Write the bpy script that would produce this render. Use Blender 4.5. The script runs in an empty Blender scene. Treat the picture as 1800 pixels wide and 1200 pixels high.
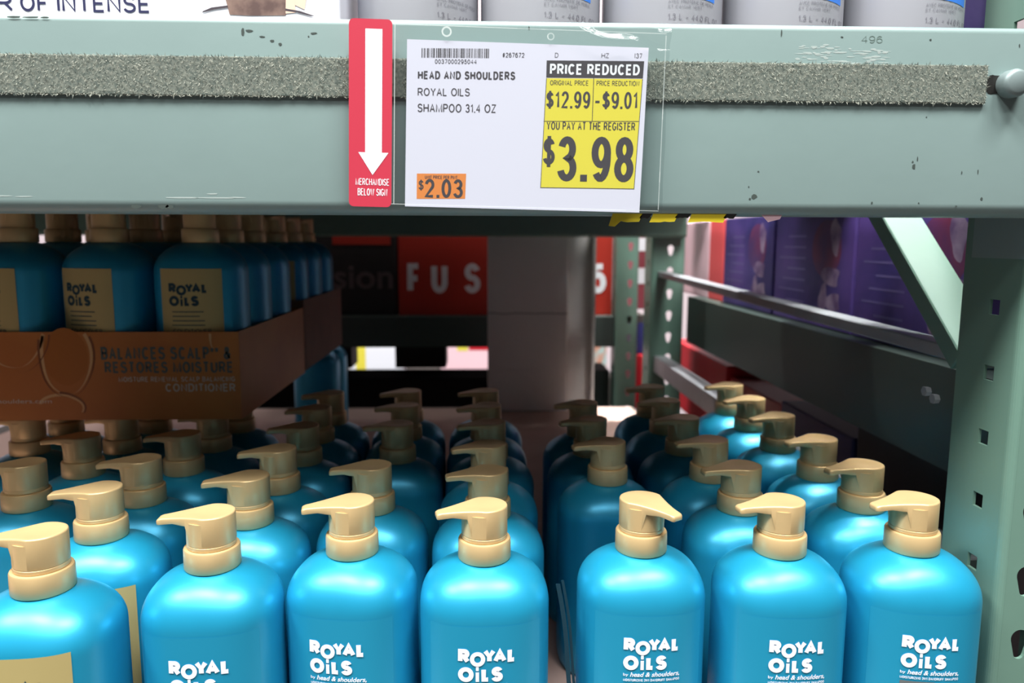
import bpy, bmesh, math, random
from mathutils import Vector, Matrix
random.seed(7)
S = bpy.context.scene
COL = S.collection
PI = math.pi
ZC = 1.50                      # height of the eye above the store floor (m)

# ------------------------------------------------------------------ camera
f_px, pitch, yaw, roll = 1327.344, 0.132576, 0.0372617, 0.0032261
cam_d = bpy.data.cameras.new('camera'); cam = bpy.data.objects.new('camera', cam_d); COL.objects.link(cam)
cy, sy, cp, sp, cr, sr = math.cos(yaw), math.sin(yaw), math.cos(pitch), math.sin(pitch), math.cos(roll), math.sin(roll)
fwd = Vector((sy*cp, cy*cp, -sp)); rt = Vector((cy, -sy, 0)); up = rt.cross(fwd)
r2 = rt*cr + up*sr; u2 = up*cr - rt*sr
M = Matrix((r2, u2, -fwd)).transposed().to_4x4(); M.translation = (0, 0, ZC)
cam.matrix_world = M
cam_d.sensor_width = 36; cam_d.lens = f_px/1800*36; cam_d.clip_start = 0.02
cam_d.dof.use_dof = True; cam_d.dof.focus_distance = 0.53; cam_d.dof.aperture_fstop = 7.0
S.camera = cam

# ------------------------------------------------------------------ world, lamps, exposure
w = bpy.data.worlds.new('store_air'); S.world = w; w.use_nodes = True
bg = w.node_tree.nodes['Background']; bg.inputs[0].default_value = (0.95, 0.98, 1.0, 1); bg.inputs[1].default_value = 0.05
def lamp(name, loc, target, size, sy_, power, color=(1, .985, .96)):
    d = bpy.data.lights.new(name, 'AREA'); d.shape = 'RECTANGLE'; d.size = size; d.size_y = sy_; d.energy = power; d.color = color
    o = bpy.data.objects.new(name, d); COL.objects.link(o); o.location = loc
    o.rotation_euler = (Vector(target)-Vector(loc)).to_track_quat('-Z', 'Y').to_euler()
    return o
lamp('overhead_light', (-0.85, -0.65, 4.6), (-.1, .5, 1.3), 1.3, .55, 170)
lamp('overhead_light', (0.95, -0.65, 4.6), (.1, .5, 1.3), 1.3, .55, 170)
lamp('overhead_light', (-2.5, -0.55, 4.6), (-.1, .5, 1.3), 1.3, .28, 130)  # added side light, brightens the inner face of the post
lamp('overhead_light', (0.0, -2.4, 4.6), (0, .5, 1.3), 3.2, .5, 62)  # added front fill for the bottle rows under the beam
lamp('overhead_light', (1.12, .80, 4.6), (.36, .84, 1.3), .14, .8, 12).data.spread = math.radians(40)       # over the slot between the two bays
lamp('overhead_light', (0.36, 1.88, 4.6), (.36, 1.9, 1.3), .3, .2, 38).data.spread = math.radians(50)     # unseen lamp put over the flue to light the end of the red carton
lamp('overhead_light', (-0.7, 3.1, 4.6), (.0, 3.2, 1.3), 2.6, .4, 170)       # over the next aisle
S.view_settings.view_transform = 'Standard'; S.view_settings.look = 'None'
S.view_settings.exposure = 0.0; S.view_settings.gamma = 1.0; S.view_settings.use_curve_mapping = False

# ------------------------------------------------------------------ materials
def lin(r, g, b):
    f = lambda c: (c/255/12.92) if c/255 <= .04045 else ((c/255+.055)/1.055)**2.4
    return (f(r), f(g), f(b), 1)
def mat(name, rgb, rough=.5, metal=0., spec=.5, alpha=1., noise=0, bump=0, bscale=200, coat=0, trans=0, rgb2=None, nscale=20):
    m = bpy.data.materials.new(name); m.use_nodes = True
    nt = m.node_tree; b = nt.nodes['Principled BSDF']
    c = lin(*rgb)
    b.inputs['Base Color'].default_value = c; b.inputs['Roughness'].default_value = rough
    b.inputs['Metallic'].default_value = metal; b.inputs['Specular IOR Level'].default_value = spec
    b.inputs['Coat Weight'].default_value = coat; b.inputs['Coat Roughness'].default_value = .32; b.inputs['Transmission Weight'].default_value = trans
    b.inputs['Alpha'].default_value = alpha
    if noise or rgb2 or bump:
        tc = nt.nodes.new('ShaderNodeTexCoord')
    if noise or rgb2:
        n = nt.nodes.new('ShaderNodeTexNoise'); n.inputs['Scale'].default_value = nscale; n.inputs['Detail'].default_value = 5
        nt.links.new(tc.outputs['Object'], n.inputs['Vector'])
        cr_ = nt.nodes.new('ShaderNodeValToRGB')
        d = lin(*rgb2) if rgb2 else tuple(x*(1-noise) for x in c[:3])+(1,)
        cr_.color_ramp.elements[0].color = d; cr_.color_ramp.elements[1].color = c
        cr_.color_ramp.elements[0].position = .35; cr_.color_ramp.elements[1].position = .65
        nt.links.new(n.outputs['Fac'], cr_.inputs[0]); nt.links.new(cr_.outputs[0], b.inputs['Base Color'])
    if bump:
        n2 = nt.nodes.new('ShaderNodeTexNoise'); n2.inputs['Scale'].default_value = bscale; n2.inputs['Detail'].default_value = 3
        nt.links.new(tc.outputs['Object'], n2.inputs['Vector'])
        bp = nt.nodes.new('ShaderNodeBump'); bp.inputs['Strength'].default_value = bump; bp.inputs['Distance'].default_value = .002
        nt.links.new(n2.outputs['Fac'], bp.inputs['Height']); nt.links.new(bp.outputs[0], b.inputs['Normal'])
    return m
GREEN = mat('green_enamel', (131, 153, 151), .38, noise=.05, nscale=9, bump=.05, bscale=60)
POSTG = mat('green_enamel_post', (106, 140, 126), .4, noise=.06, nscale=9, bump=.05, bscale=60)
GREY_STEEL = mat('galvanised_steel', (165, 170, 175), .4, metal=.4, noise=.1)
BLUE = mat('pearl_blue_plastic', (32, 162, 204), .38, metal=.40, spec=.6, coat=.2, noise=.05, nscale=25)
LABEL_FILM = mat('blue_label_film', (36, 163, 204), .42, metal=.40, coat=.1)
GOLD = mat('gold_plastic', (220, 190, 138), .4, metal=.35, noise=.06, nscale=60)
GOLD_LABEL = mat('gold_label', (188, 172, 116), .5, metal=.15)
WHITE_INK = mat('white_ink', (238, 242, 248), .6)
GREY_INK = mat('grey_brown_ink', (98, 104, 106), .6)
BLACK_INK = mat('black_ink', (66, 63, 68), .7)
TEAL_INK = mat('dark_teal_ink', (22, 62, 74), .6)
NAVY_INK = mat('navy_ink', (22, 26, 72), .6)
PAPER = mat('white_paper', (218, 217, 232), .65)
RED = mat('red_plastic', (190, 54, 74), .4)
YELLOW = mat('yellow_ink', (224, 211, 70), .6)
ORANGE = mat('orange_ink', (226, 136, 66), .6)
WHITE_BOX = mat('white_carton', (232, 234, 244), .5)
SILVER = mat('silver_grey_plastic', (174, 176, 184), .4, metal=.15)
BLUE_INK = mat('blue_ink', (52, 120, 214), .5)
CARD = mat('kraft_board', (176, 148, 138), .85, noise=.12, nscale=14)
GREY_BOX = mat('grey_white_board', (222, 222, 219), .8, noise=.05, nscale=6)
DARK = mat('dark_board', (24, 22, 24), .7)
BLACK_CARTON = mat('black_carton', (30, 24, 26), .6, noise=.4, nscale=14)
RED_CARTON = mat('red_carton', (176, 38, 18), .55)
CRIMSON = mat('crimson_carton', (196, 26, 42), .5)
MAROON = mat('maroon_carton', (140, 60, 70), .6)
NAVY_CARTON = mat('navy_carton', (30, 36, 96), .55)
PURPLE = mat('purple_carton', (84, 62, 132), .5, rgb2=(44, 40, 100), nscale=9)
PINKWHITE = mat('pale_pink_carton', (246, 206, 216), .6)
CORAL = mat('coral_carton', (226, 84, 86), .6)
COPPER = mat('copper_print_board', (196, 128, 58), .5, rgb2=(176, 106, 44), nscale=7)
BROWN_BOARD = mat('brown_board', (122, 92, 74), .7, noise=.15)
TAPE_Y = mat('yellow_tape', (226, 204, 40), .5)
TAPE_B = mat('black_tape', (24, 24, 22), .5)
CHIP = mat('bare_paint_chip', (58, 70, 66), .7)
SCUFF = mat('pale_scuff', (196, 208, 204), .8, alpha=.55)
DECKM = mat('deck_board', (70, 66, 62), .8, noise=.2)
FLOORM = mat('polished_concrete', (92, 88, 86), .35, noise=.15, nscale=3)
BONE = mat('hair_print', (142, 116, 104), .6, rgb2=(84, 62, 58), nscale=60)
SKIN_INK = mat('peach_ink', (226, 190, 170), .6)
def clear_mat():
    m = bpy.data.materials.new('clear_vinyl'); m.use_nodes = True; nt = m.node_tree
    for n in list(nt.nodes): nt.nodes.remove(n)
    o = nt.nodes.new('ShaderNodeOutputMaterial'); mx = nt.nodes.new('ShaderNodeMixShader')
    tr = nt.nodes.new('ShaderNodeBsdfTransparent'); tr.inputs[0].default_value = (.90, .925, .925, 1)
    gl = nt.nodes.new('ShaderNodeBsdfGlossy'); gl.inputs['Roughness'].default_value = .14
    tc = nt.nodes.new('ShaderNodeTexCoord'); n = nt.nodes.new('ShaderNodeTexNoise'); n.inputs['Scale'].default_value = 14; n.inputs['Detail'].default_value = 1
    bp = nt.nodes.new('ShaderNodeBump'); bp.inputs['Strength'].default_value = .25; bp.inputs['Distance'].default_value = .004
    nt.links.new(tc.outputs['Object'], n.inputs['Vector']); nt.links.new(n.outputs['Fac'], bp.inputs['Height'])
    nt.links.new(bp.outputs[0], gl.inputs['Normal'])
    mx.inputs[0].default_value = .075; nt.links.new(tr.outputs[0], mx.inputs[1]); nt.links.new(gl.outputs[0], mx.inputs[2])
    nt.links.new(mx.outputs[0], o.inputs[0])
    return m
CLEAR = clear_mat()

# ------------------------------------------------------------------ helpers
cm = .01
def P(x, d, h): return Vector((x*cm, d*cm, ZC+h*cm))       # X right, D depth, H above the eye, in centimetres
def new(name, bm, m, parent=None, smooth=False, loc=None):
    me = bpy.data.meshes.new(name); bm.to_mesh(me); bm.free()
    return link(name, me, m, parent, smooth, loc)
def link(name, me, m, parent=None, smooth=False, loc=None):
    for mm in (m if isinstance(m, (list, tuple)) else [m]):
        if mm: me.materials.append(mm)
    if smooth:
        for p in me.polygons: p.use_smooth = True
    o = bpy.data.objects.new(name, me); COL.objects.link(o)
    if parent is not None: o.parent = parent
    if loc is not None: o.location = loc
    return o
def sharp(o, deg=35):
    me = o.data
    for p in me.polygons: p.use_smooth = True
    b = bmesh.new(); b.from_mesh(me)
    for e in b.edges:
        e.smooth = not (len(e.link_faces) == 2 and e.calc_face_angle(0) > math.radians(deg))
    b.to_mesh(me); b.free(); return o
def tag(o, label, cat, group=None, kind='thing'):
    o['label'] = label; o['category'] = cat; o['kind'] = kind
    if group: o['group'] = group
    return o
def struct(o): o['kind'] = 'structure'; return o
def empty(name, loc, rz=0):
    o = bpy.data.objects.new(name, None); COL.objects.link(o); o.location = loc; o.rotation_euler = (0, 0, rz); o.empty_display_size = .02
    return o
def box(bm, lo, hi, bev=0, mi=0):
    lo, hi = Vector(lo), Vector(hi); c = (lo+hi)/2; d = hi-lo
    r = bmesh.ops.create_cube(bm, size=1, matrix=Matrix.Translation(c) @ Matrix.Diagonal((abs(d.x), abs(d.y), abs(d.z), 1)))
    fs = set(f for v in r['verts'] for f in v.link_faces)
    for f in fs: f.material_index = mi
    if bev:
        es = list(set(e for v in r['verts'] for e in v.link_edges))
        bmesh.ops.bevel(bm, geom=es, offset=bev, segments=2, affect='EDGES', profile=.5)
def boxP(bm, x0, x1, d0, d1, h0, h1, bev=0, mi=0): box(bm, P(x0, d0, h0), P(x1, d1, h1), bev, mi)
def loft(bm, rings, close0=True, close1=True, mi=0):
    V = [[bm.verts.new(p) for p in r] for r in rings]; n = len(V[0])
    for a, b in zip(V[:-1], V[1:]):
        for i in range(n):
            f = bm.faces.new((a[i], a[(i+1) % n], b[(i+1) % n], b[i])); f.material_index = mi
    if close0: bm.faces.new(list(reversed(V[0]))).material_index = mi
    if close1: bm.faces.new(V[-1]).material_index = mi
def prism(bm, pts, dvec, mi=0):
    loft(bm, [[Vector(p) for p in pts], [Vector(p)+Vector(dvec) for p in pts]], mi=mi)
    bmesh.ops.recalc_face_normals(bm, faces=bm.faces)
def circ(r, n, z, cx=0, cy_=0): return [Vector((cx+r*math.cos(2*PI*i/n), cy_+r*math.sin(2*PI*i/n), z)) for i in range(n)]
def lathe(bm, prof, n=40): loft(bm, [circ(max(r, 1e-5), n, z) for r, z in prof])

_tc = {}
def glyphs(body, bold=0., shear=0.):
    key = (body, bold, shear)
    if key in _tc: return _tc[key]
    c = bpy.data.curves.new('t', 'FONT'); c.body = body; c.size = 1; c.resolution_u = 4; c.offset = bold; c.shear = shear
    o = bpy.data.objects.new('t', c); COL.objects.link(o)
    bpy.context.view_layer.update()
    me = bpy.data.meshes.new_from_object(o.evaluated_get(bpy.context.evaluated_depsgraph_get()))
    vs = [v.co.copy() for v in me.vertices]; fs = [tuple(p.vertices) for p in me.polygons]
    bpy.data.objects.remove(o); bpy.data.curves.remove(c); bpy.data.meshes.remove(me)
    _tc[key] = (vs, fs); return vs, fs
def glyph_text(bm, body, x0, x1, y0, y1, fn, bold=.01, shear=0., mi=0):
    """lettering fitted to the rectangle x0..x1, y0..y1, laid on a surface by fn(x, y) -> point"""
    vs, fs = glyphs(body, bold, shear)
    ax, bx = min(v.x for v in vs), max(v.x for v in vs); ay, by = min(v.y for v in vs), max(v.y for v in vs)
    V = [bm.verts.new(fn(x0+(v.x-ax)/(bx-ax)*(x1-x0), y0+(v.y-ay)/(by-ay)*(y1-y0))) for v in vs]
    for f in fs:
        try: bm.faces.new([V[i] for i in f]).material_index = mi
        except ValueError: pass
def _a(cx, cy, rx, ry, t0, t1, n=None):
    n = n or max(4, int(abs(t1-t0)/15))
    return [(cx+rx*math.cos(math.radians(t0+(t1-t0)*i/n)), cy+ry*math.sin(math.radians(t0+(t1-t0)*i/n))) for i in range(n+1)]
_S = _a(.5, .76, .45, .24, 15, 270)+_a(.5, .26, .5, .26, 90, -165)[1:]
_6 = [_a(.5, .32, .5, .32, 0, 360, 24), _a(.52, .5, .52, .5, 48, 180)+[(0, .32)]]
_9 = [[(1-x, 1-y) for x, y in p] for p in _6]
GL = {  # letter -> (width, strokes drawn in the unit square)
 'A': (.92, [[(0, 0), (.5, 1), (1, 0)], [(.17, .34), (.83, .34)]]),
 'B': (.86, [[(0, .53), (.58, .53)]+_a(.58, .765, .36, .235, -90, 90)+[(0, 1), (0, 0)]+[(.6, 0)]+_a(.6, .265, .4, .265, -90, 90)]),
 'C': (.95, [_a(.5, .5, .5, .5, 42, 318, 22)]),
 'D': (.92, [[(0, 0), (0, 1)]+_a(.42, .5, .58, .5, 90, -90)+[(0, 0)]]),
 'E': (.8, [[(1, 1), (0, 1), (0, 0), (1, 0)], [(0, .52), (.9, .52)]]),
 'F': (.75, [[(1, 1), (0, 1), (0, 0)], [(0, .5), (.88, .5)]]),
 'G': (1., [_a(.5, .5, .5, .5, 42, 340, 22)+[(1, .44), (.55, .44)]]),
 'H': (.92, [[(0, 0), (0, 1)], [(1, 0), (1, 1)], [(0, .52), (1, .52)]]),
 'I': (.0, [[(.5, 0), (.5, 1)]]),
 'L': (.72, [[(0, 1), (0, 0), (1, 0)]]),
 'M': (1.1, [[(0, 0), (0, 1), (.5, 0), (1, 1), (1, 0)]]),
 'N': (.92, [[(0, 0), (0, 1), (1, 0), (1, 1)]]),
 'O': (1.02, [_a(.5, .5, .5, .5, 0, 360, 30)]),
 'P': (.82, [[(0, 0), (0, 1)]+_a(.55, .74, .45, .26, 90, -90)+[(0, .48)]]),
 'R': (.9, [[(0, 0), (0, 1)]+_a(.55, .74, .4, .26, 90, -90)+[(0, .48)], [(.5, .48), (1, 0)]]),
 'S': (.86, [_S]),
 'T': (.84, [[(0, 1), (1, 1)], [(.5, 1), (.5, 0)]]),
 'U': (.9, [[(0, 1)]+_a(.5, .35, .5, .35, 180, 360)+[(1, 1)]]),
 'V': (.9, [[(0, 1), (.5, 0), (1, 1)]]),
 'W': (1.25, [[(0, 1), (.25, 0), (.5, 1), (.75, 0), (1, 1)]]),
 'Y': (.9, [[(0, 1), (.5, .45), (1, 1)], [(.5, .45), (.5, 0)]]),
 'Z': (.82, [[(0, 1), (1, 1), (0, 0), (1, 0)]]),
 '0': (.72, [_a(.5, .5, .5, .5, 0, 360, 26)]), '1': (.42, [[(0, .76), (.8, 1), (.8, 0)]]),
 '2': (.72, [_a(.5, .72, .48, .28, 170, -35)+[(0, 0), (1, 0)]]),
 '3': (.72, [_a(.47, .76, .43, .24, 165, -90)+_a(.48, .26, .5, .26, 90, -165)[1:]]),
 '4': (.74, [[(.75, 0), (.75, 1), (0, .3), (1, .3)]]),
 '5': (.72, [[(.92, 1), (.18, 1), (.08, .5)]+_a(.48, .33, .5, .33, 130, -160)]),
 '6': (.72, _6), '7': (.72, [[(0, 1), (1, 1), (.35, 0)]]),
 '8': (.72, [_a(.5, .76, .43, .24, 0, 360, 20), _a(.5, .26, .5, .26, 0, 360, 22)]), '9': (.72, _9),
 '$': (.74, [[(x, .06+.88*y) for x, y in _S], [(.5, -.1), (.5, 1.1)]]), '.': (.0, [None]), '-': (.62, [[(0, .38), (1, .38)]]),
 '#': (.74, [[(.3, 0), (.42, 1)], [(.62, 0), (.74, 1)], [(0, .66), (1, .66)], [(0, .33), (1, .33)]]),
 '(': (.2, [_a(1.1, .5, 1.1, .62, 120, 240)]), '*': (.34, [[(.5, .62), (.5, 1)], [(0, .7), (1, .92)], [(0, .92), (1, .7)]]),
 '&': (.9, [[(1, 0), (.24, .66)]+_a(.46, .79, .26, .21, 205, -40)+[(.12, .4)]+_a(.42, .24, .42, .24, 140, 320)+[(1, .5)]]),
}
def ribbon(bm, pts, t, fn, mi, lift=0):
    closed = len(pts) > 3 and (Vector(pts[0])-Vector(pts[-1])).length < 1e-6*max(1, abs(pts[0][0]))+1e-9
    Q = [Vector(p) for p in pts]
    q2 = [Q[0]]
    for p in Q[1:]:
        if (p-q2[-1]).length > t*1e-3: q2.append(p)
    Q = q2
    if closed and (Q[0]-Q[-1]).length < t*1e-2: Q.pop()
    n = len(Q)
    if n < 2: return
    L, R = [], []
    for i, p in enumerate(Q):
        a = Q[(i-1) % n] if (closed or i > 0) else None; c = Q[(i+1) % n] if (closed or i < n-1) else None
        d0 = (p-a).normalized() if a is not None else (c-p).normalized(); d1 = (c-p).normalized() if c is not None else d0
        n0, n1 = Vector((-d0.y, d0.x)), Vector((-d1.y, d1.x)); m_ = n0+n1
        if m_.length < .2: m_ = n0; k = 1
        else: m_.normalize(); k = min(1/max(.35, m_.dot(n0)), 1.3)
        L.append(p+m_*t*.5*k); R.append(p-m_*t*.5*k)
    VL = [bm.verts.new(fn(v.x, v.y)) for v in L]; VR = [bm.verts.new(fn(v.x, v.y)) for v in R]
    fs = []
    for i in range(n if closed else n-1):
        j = (i+1) % n
        f = bm.faces.new((VL[i], VR[i], VR[j], VL[j])); f.material_index = mi; fs.append(f)
    if lift:
        fs[0].normal_update(); nv = fs[0].normal.copy()
        if nv.y > 0: nv = -nv
        for v in VL+VR: v.co += nv*lift
def text(bm, body, x0, x1, y0, y1, fn, bold=.01, shear=0., mi=0):
    """block capitals drawn with an even stroke, fitted to a rectangle; lower case falls back on the built-in face"""
    if shear or any(ch not in GL and ch != ' ' for ch in body): return glyph_text(bm, body, x0, x1, y0, y1, fn, bold, shear, mi)
    H = abs(y1-y0); sg = 1 if y1 > y0 else -1; t = (.125+bold*2.1)*H; gap = (.17 if bold < .04 else .1)*H if len(body) > 1 else 0
    nat = [(GL[c][0]*H if c != ' ' else .42*H) for c in body]
    fixed = sum(t if c != ' ' else 0 for c in body)
    free = sum(max(0, w_-t) if c != ' ' else w_ for c, w_ in zip(body, nat))+gap*(len(body)-1)
    k = (x1-x0-fixed)/free if free else 1
    if k < .25: t *= .6; fixed *= .6; k = (x1-x0-fixed)/max(free, 1e-9)
    x = x0
    for c, w_ in zip(body, nat):
        if c == ' ': x += (w_+gap)*k; continue
        gw = max(0, w_-t)*k
        for ks, st in enumerate(GL[c][1]):
            if st is None: rect(bm, x, x+t, y0, y0+sg*t, fn, mi); continue
            ribbon(bm, [(x+t/2+px_*gw, y0+sg*(t/2+py_*(H-t))) for px_, py_ in st], t, fn, mi, ks*2e-5)
        x += gw+t+gap*k
def rect(bm, x0, x1, y0, y1, fn, mi=0, nx=1):
    for i in range(nx):
        a, b = x0+(x1-x0)*i/nx, x0+(x1-x0)*(i+1)/nx
        bm.faces.new([bm.verts.new(fn(*q)) for q in ((a, y0), (b, y0), (b, y1), (a, y1))]).material_index = mi
def poly(bm, pts, fn, mi=0): bm.faces.new([bm.verts.new(fn(*q)) for q in pts]).material_index = mi

# ------------------------------------------------------------------ structure: the store
b = bmesh.new(); box(b, (-6, -5, -.05), (6, 4.4, 0)); struct(new('floor', b, FLOORM))
WALLM = mat('store_wall', (118, 112, 114), .8)
BACKM = mat('pale_store_wall', (226, 210, 216), .8)
CEILM = mat('ceiling_steel', (96, 98, 102), .8)
for nm, lo, hi in (('ceiling', (-6, -5, 5.2), (6, 4.4, 5.3)), ('wall_back', (-6, 4.3, 0), (6, 4.4, 5.2)), ('wall_front', (-6, -5, 0), (6, -4.9, 5.2)), ('wall_left', (-6, -4.9, 0), (-5.9, 4.3, 5.2)), ('wall_right', (5.9, -4.9, 0), (6, 4.3, 5.2))):
    b = bmesh.new(); box(b, lo, hi); struct(new(nm, b, {'ceiling': CEILM, 'wall_back': BACKM}.get(nm, WALLM)))

# ------------------------------------------------------------------ upright frames of the rack
def plate(bm, u0, u1, z0, z1, holes, fn, mi=0):
    """sheet between u0..u1 and z0..z1 with polygon holes; cells of one hole each"""
    hs = sorted(holes, key=lambda h: sum(p[1] for p in h)/len(h))
    cuts = [z0]
    for a, c in zip(hs[:-1], hs[1:]): cuts.append((max(p[1] for p in a)+min(p[1] for p in c))/2)
    cuts.append(z1)
    if not hs: rect(bm, u0, u1, z0, z1, fn, mi); return
    for k, h in enumerate(hs):
        a, c = cuts[k], cuts[k+1]
        # fan between the hole and the cell by angle
        n = len(h); cx = sum(p[0] for p in h)/n; cz = sum(p[1] for p in h)/n
        outer = []
        angs = sorted([math.atan2(p[1]-cz, p[0]-cx) for p in h] )
        hp = sorted(h, key=lambda p: math.atan2(p[1]-cz, p[0]-cx))
        def edge_pt(t):
            dx, dz = math.cos(t), math.sin(t); s = 1e9
            if dx > 1e-9: s = min(s, (u1-cx)/dx)
            if dx < -1e-9: s = min(s, (u0-cx)/dx)
            if dz > 1e-9: s = min(s, (c-cz)/dz)
            if dz < -1e-9: s = min(s, (a-cz)/dz)
            return (cx+dx*s, cz+dz*s)
        corner = [(math.atan2(z-cz, u-cx), (u, z)) for u, z in ((u0, a), (u1, a), (u1, c), (u0, c))]
        inner_v = [bm.verts.new(fn(*p)) for p in hp]
        outer_v = [bm.verts.new(fn(*edge_pt(t))) for t in angs]
        for i in range(n):
            j = (i+1) % n; t0, t1 = angs[i], angs[j]
            if j == 0: t1 += 2*PI
            mid = []
            for t, q in corner:
                for tt in (t, t+2*PI):
                    if t0+1e-6 < tt < t1-1e-6: mid.append((tt, q))
            mid.sort()
            loop = [inner_v[i], outer_v[i]]+[bm.verts.new(fn(*q)) for _, q in mid]+[outer_v[j], inner_v[j]]
            bm.faces.new(loop).material_index = mi
def teardrop(u, z):
    r, r1, dz = .72, .42, .95; pts = []
    for i in range(13):
        t = -.25+(PI+.5)*i/12; pts.append((u+r*math.cos(t), z+.3+r*math.sin(t)))
    for i in range(7):
        t = PI+.2+(PI-.4)*i/6; pts.append((u+r1*math.cos(t), z-dz+r1*math.sin(t)))
    return pts
def post(x0, x1, d0, d1, hfront, hside, fu, parent, m, h_lo=-ZC*100, h_hi=90):
    """C-section upright: front web with keyhole slots, two side flanges with square holes"""
    bm = bmesh.new(); r = .5
    n0 = int((h_lo-hfront)/5.08)+1; n1 = int((h_hi-hfront)/5.08)
    fh = [teardrop(fu, hfront+5.08*k) for k in range(n0, n1)]
    plate(bm, x0+r, x1-r, h_lo, h_hi, fh, lambda u, z: P(u, d0, z))
    sq = []
    n0 = int((h_lo-hside)/5.08)+1; n1 = int((h_hi-hside)/5.08)
    for k in range(n0, n1):
        z = hside+5.08*k; u = d0+3.0; q = .58
        sq.append([(u-q, z-q), (u+q, z-q), (u+q, z+q), (u-q, z+q)])
    plate(bm, d0+r, d1, h_lo, h_hi, sq, lambda u, z: P(x0, u, z))
    plate(bm, d0+r, d1, h_lo, h_hi, [list(p) for p in sq], lambda u, z: P(x1, u, z))
    for (ax, ad, bx, bd, cx, cd) in ((x0, d0+r, x0+r, d0, x0+r, d0+r), (x1, d0+r, x1-r, d0, x1-r, d0+r)):   # rounded corners
        sgn = -1 if cx > ax else 1
        pts = [(cx+sgn*r*math.cos(t*PI/12), cd-r*math.sin(t*PI/12)) for t in range(7)]
        for p, q in zip(pts[:-1], pts[1:]):
            bm.faces.new([bm.verts.new(v) for v in (P(p[0], p[1], h_lo), P(q[0], q[1], h_lo), P(q[0], q[1], h_hi), P(p[0], p[1], h_hi))])
    bmesh.ops.remove_doubles(bm, verts=bm.verts, dist=1e-5)
    bmesh.ops.recalc_face_normals(bm, faces=bm.faces)
    o = new('post', bm, m, parent)
    sm = o.modifiers.new('sheet', 'SOLIDIFY'); sm.thickness = .0025; sm.offset = 0
    return o
fr = empty('upright_frame', (0, 0, 0)); fr.matrix_world = Matrix()
tag(fr, 'pale green steel rack upright frame with square and keyhole holes at the right', 'rack frame')
post(39, 46.6, 53, 60, -25.3, -4.9, 41.0, fr, POSTG)
post(39, 46.6, 175, 182, -7.0, -4.9, 43.3, fr, POSTG)
def bar(p, q, wx, th, up_=Vector((0, 0, 1))):
    """bar from p to q (both on its upper left edge), wx wide along X and th thick below"""
    d = (q-p).normalized(); n = Vector((1, 0, 0)).cross(d).normalized()
    if n.z > 0: n = -n
    bm = bmesh.new(); x = Vector((wx*cm, 0, 0)); t = n*th*cm
    loft(bm, [[p, p+x, p+x+t, p+t], [q, q+x, q+x+t, q+t]])
    bmesh.ops.recalc_face_normals(bm, faces=bm.faces)
    bmesh.ops.bevel(bm, geom=list(bm.edges), offset=.0012, segments=1, affect='EDGES')
    return bm
new('diagonal_brace', bar(P(39.3, 60.2, -9.2), P(39.3, 84, 10.8), 4.0, 1.9), POSTG, fr)
new('horizontal_brace', bar(P(40.4, 60, -9.0), P(40.4, 175, -6.9), 2.4, 1.3), GREY_STEEL, fr)
new('horizontal_brace', bar(P(40.0, 60, -26.8), P(40.0, 175, -26.8), 3.0, 3.8), GREY_STEEL, fr)
b = bmesh.new()
for d, h in ((62.6, -13.4), (63.9, -13.0)):
    r = bmesh.ops.create_cone(b, segments=6, radius1=.0045, radius2=.004, depth=.005, cap_ends=True, matrix=Matrix.Translation(P(38.9, d, h)) @ Matrix.Rotation(PI/2, 4, 'Y'))
new('bolt', b, GREY_STEEL, fr)['label'] = 'zinc bolts holding the braces'

fr2 = empty('upright_frame', (0, 0, 0))
tag(fr2, 'dark green perforated upright of the rack behind, next to the red carton', 'rack frame')
post(36.6, 42.6, 208, 214, -6.4, -4.9, 40.4, fr2, POSTG)

# ------------------------------------------------------------------ front beam
def rounded_profile(d0, d1, h0, h1, rt_, rb):
    pts = []
    for i in range(7):
        t = PI/2+PI/2*i/6; pts.append((d0+rt_+rt_*math.cos(t), h1-rt_+rt_*math.sin(t)))
    for i in range(7):
        t = PI+PI/2*i/6; pts.append((d0+rb+rb*math.cos(t), h0+rb+rb*math.sin(t)))
    pts += [(d1, h0), (d1, h1)]
    return pts
bm = bmesh.new()
prof = rounded_profile(50.5, 52.9, 1.7, 13.98, .45, .85)
loft(bm, [[P(-110, d, h) for d, h in prof], [P(39, d, h) for d, h in prof]])
bmesh.ops.recalc_face_normals(bm, faces=bm.faces)
beam = sharp(new('shelf_beam', bm, GREEN)); 
tag(beam, 'pale green steel shelf beam across the top carrying the price sign', 'shelf beam')
bm = bmesh.new()
loft(bm, [[P(39.0, d, h) for d, h in prof], [P(46.8, d, h) for d, h in prof]])
boxP(bm, 38.75, 38.98, 52.6, 59.0, -1.2, 13.9); boxP(bm, 39.0, 46.8, 52.5, 52.9, -1.2, 1.7)
bmesh.ops.recalc_face_normals(bm, faces=bm.faces)
cn = sharp(new('end_connector', bm, GREEN, beam))
bm = bmesh.new()
for i in range(1):
    pts = [(33.55+.5*math.cos(t*PI/8), 10.32+.62*math.sin(t*PI/8)) for t in range(16)]
    poly(bm, pts, lambda x, h: P(x, 50.48, h))
    rect(bm, 33.55, 34.6, 9.75, 10.9, lambda x, h: P(x, 50.47, h))
new('slot', bm, TAPE_B, beam)['label'] = 'dark slot beside the bolt'
bm = bmesh.new()
prf = [(.0, 0), (.86, 0), (.9, .12), (.9, .75), (.82, .95), (.62, 1.06), (.0, 1.08)]
loft(bm, [[Vector((r*cm*math.cos(2*PI*i/28), -z*cm, r*cm*math.sin(2*PI*i/28))) for i in range(28)] for r, z in [(max(r, .02), z) for r, z in prf]])
for v in bm.verts: v.co += P(34.65, 50.5, 10.3)
bmesh.ops.recalc_face_normals(bm, faces=bm.faces)
sharp(new('bolt', bm, mat('painted_bolt', (122, 138, 138), .45, metal=.2), beam), 50)['label'] = 'round grey bolt head'
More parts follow.
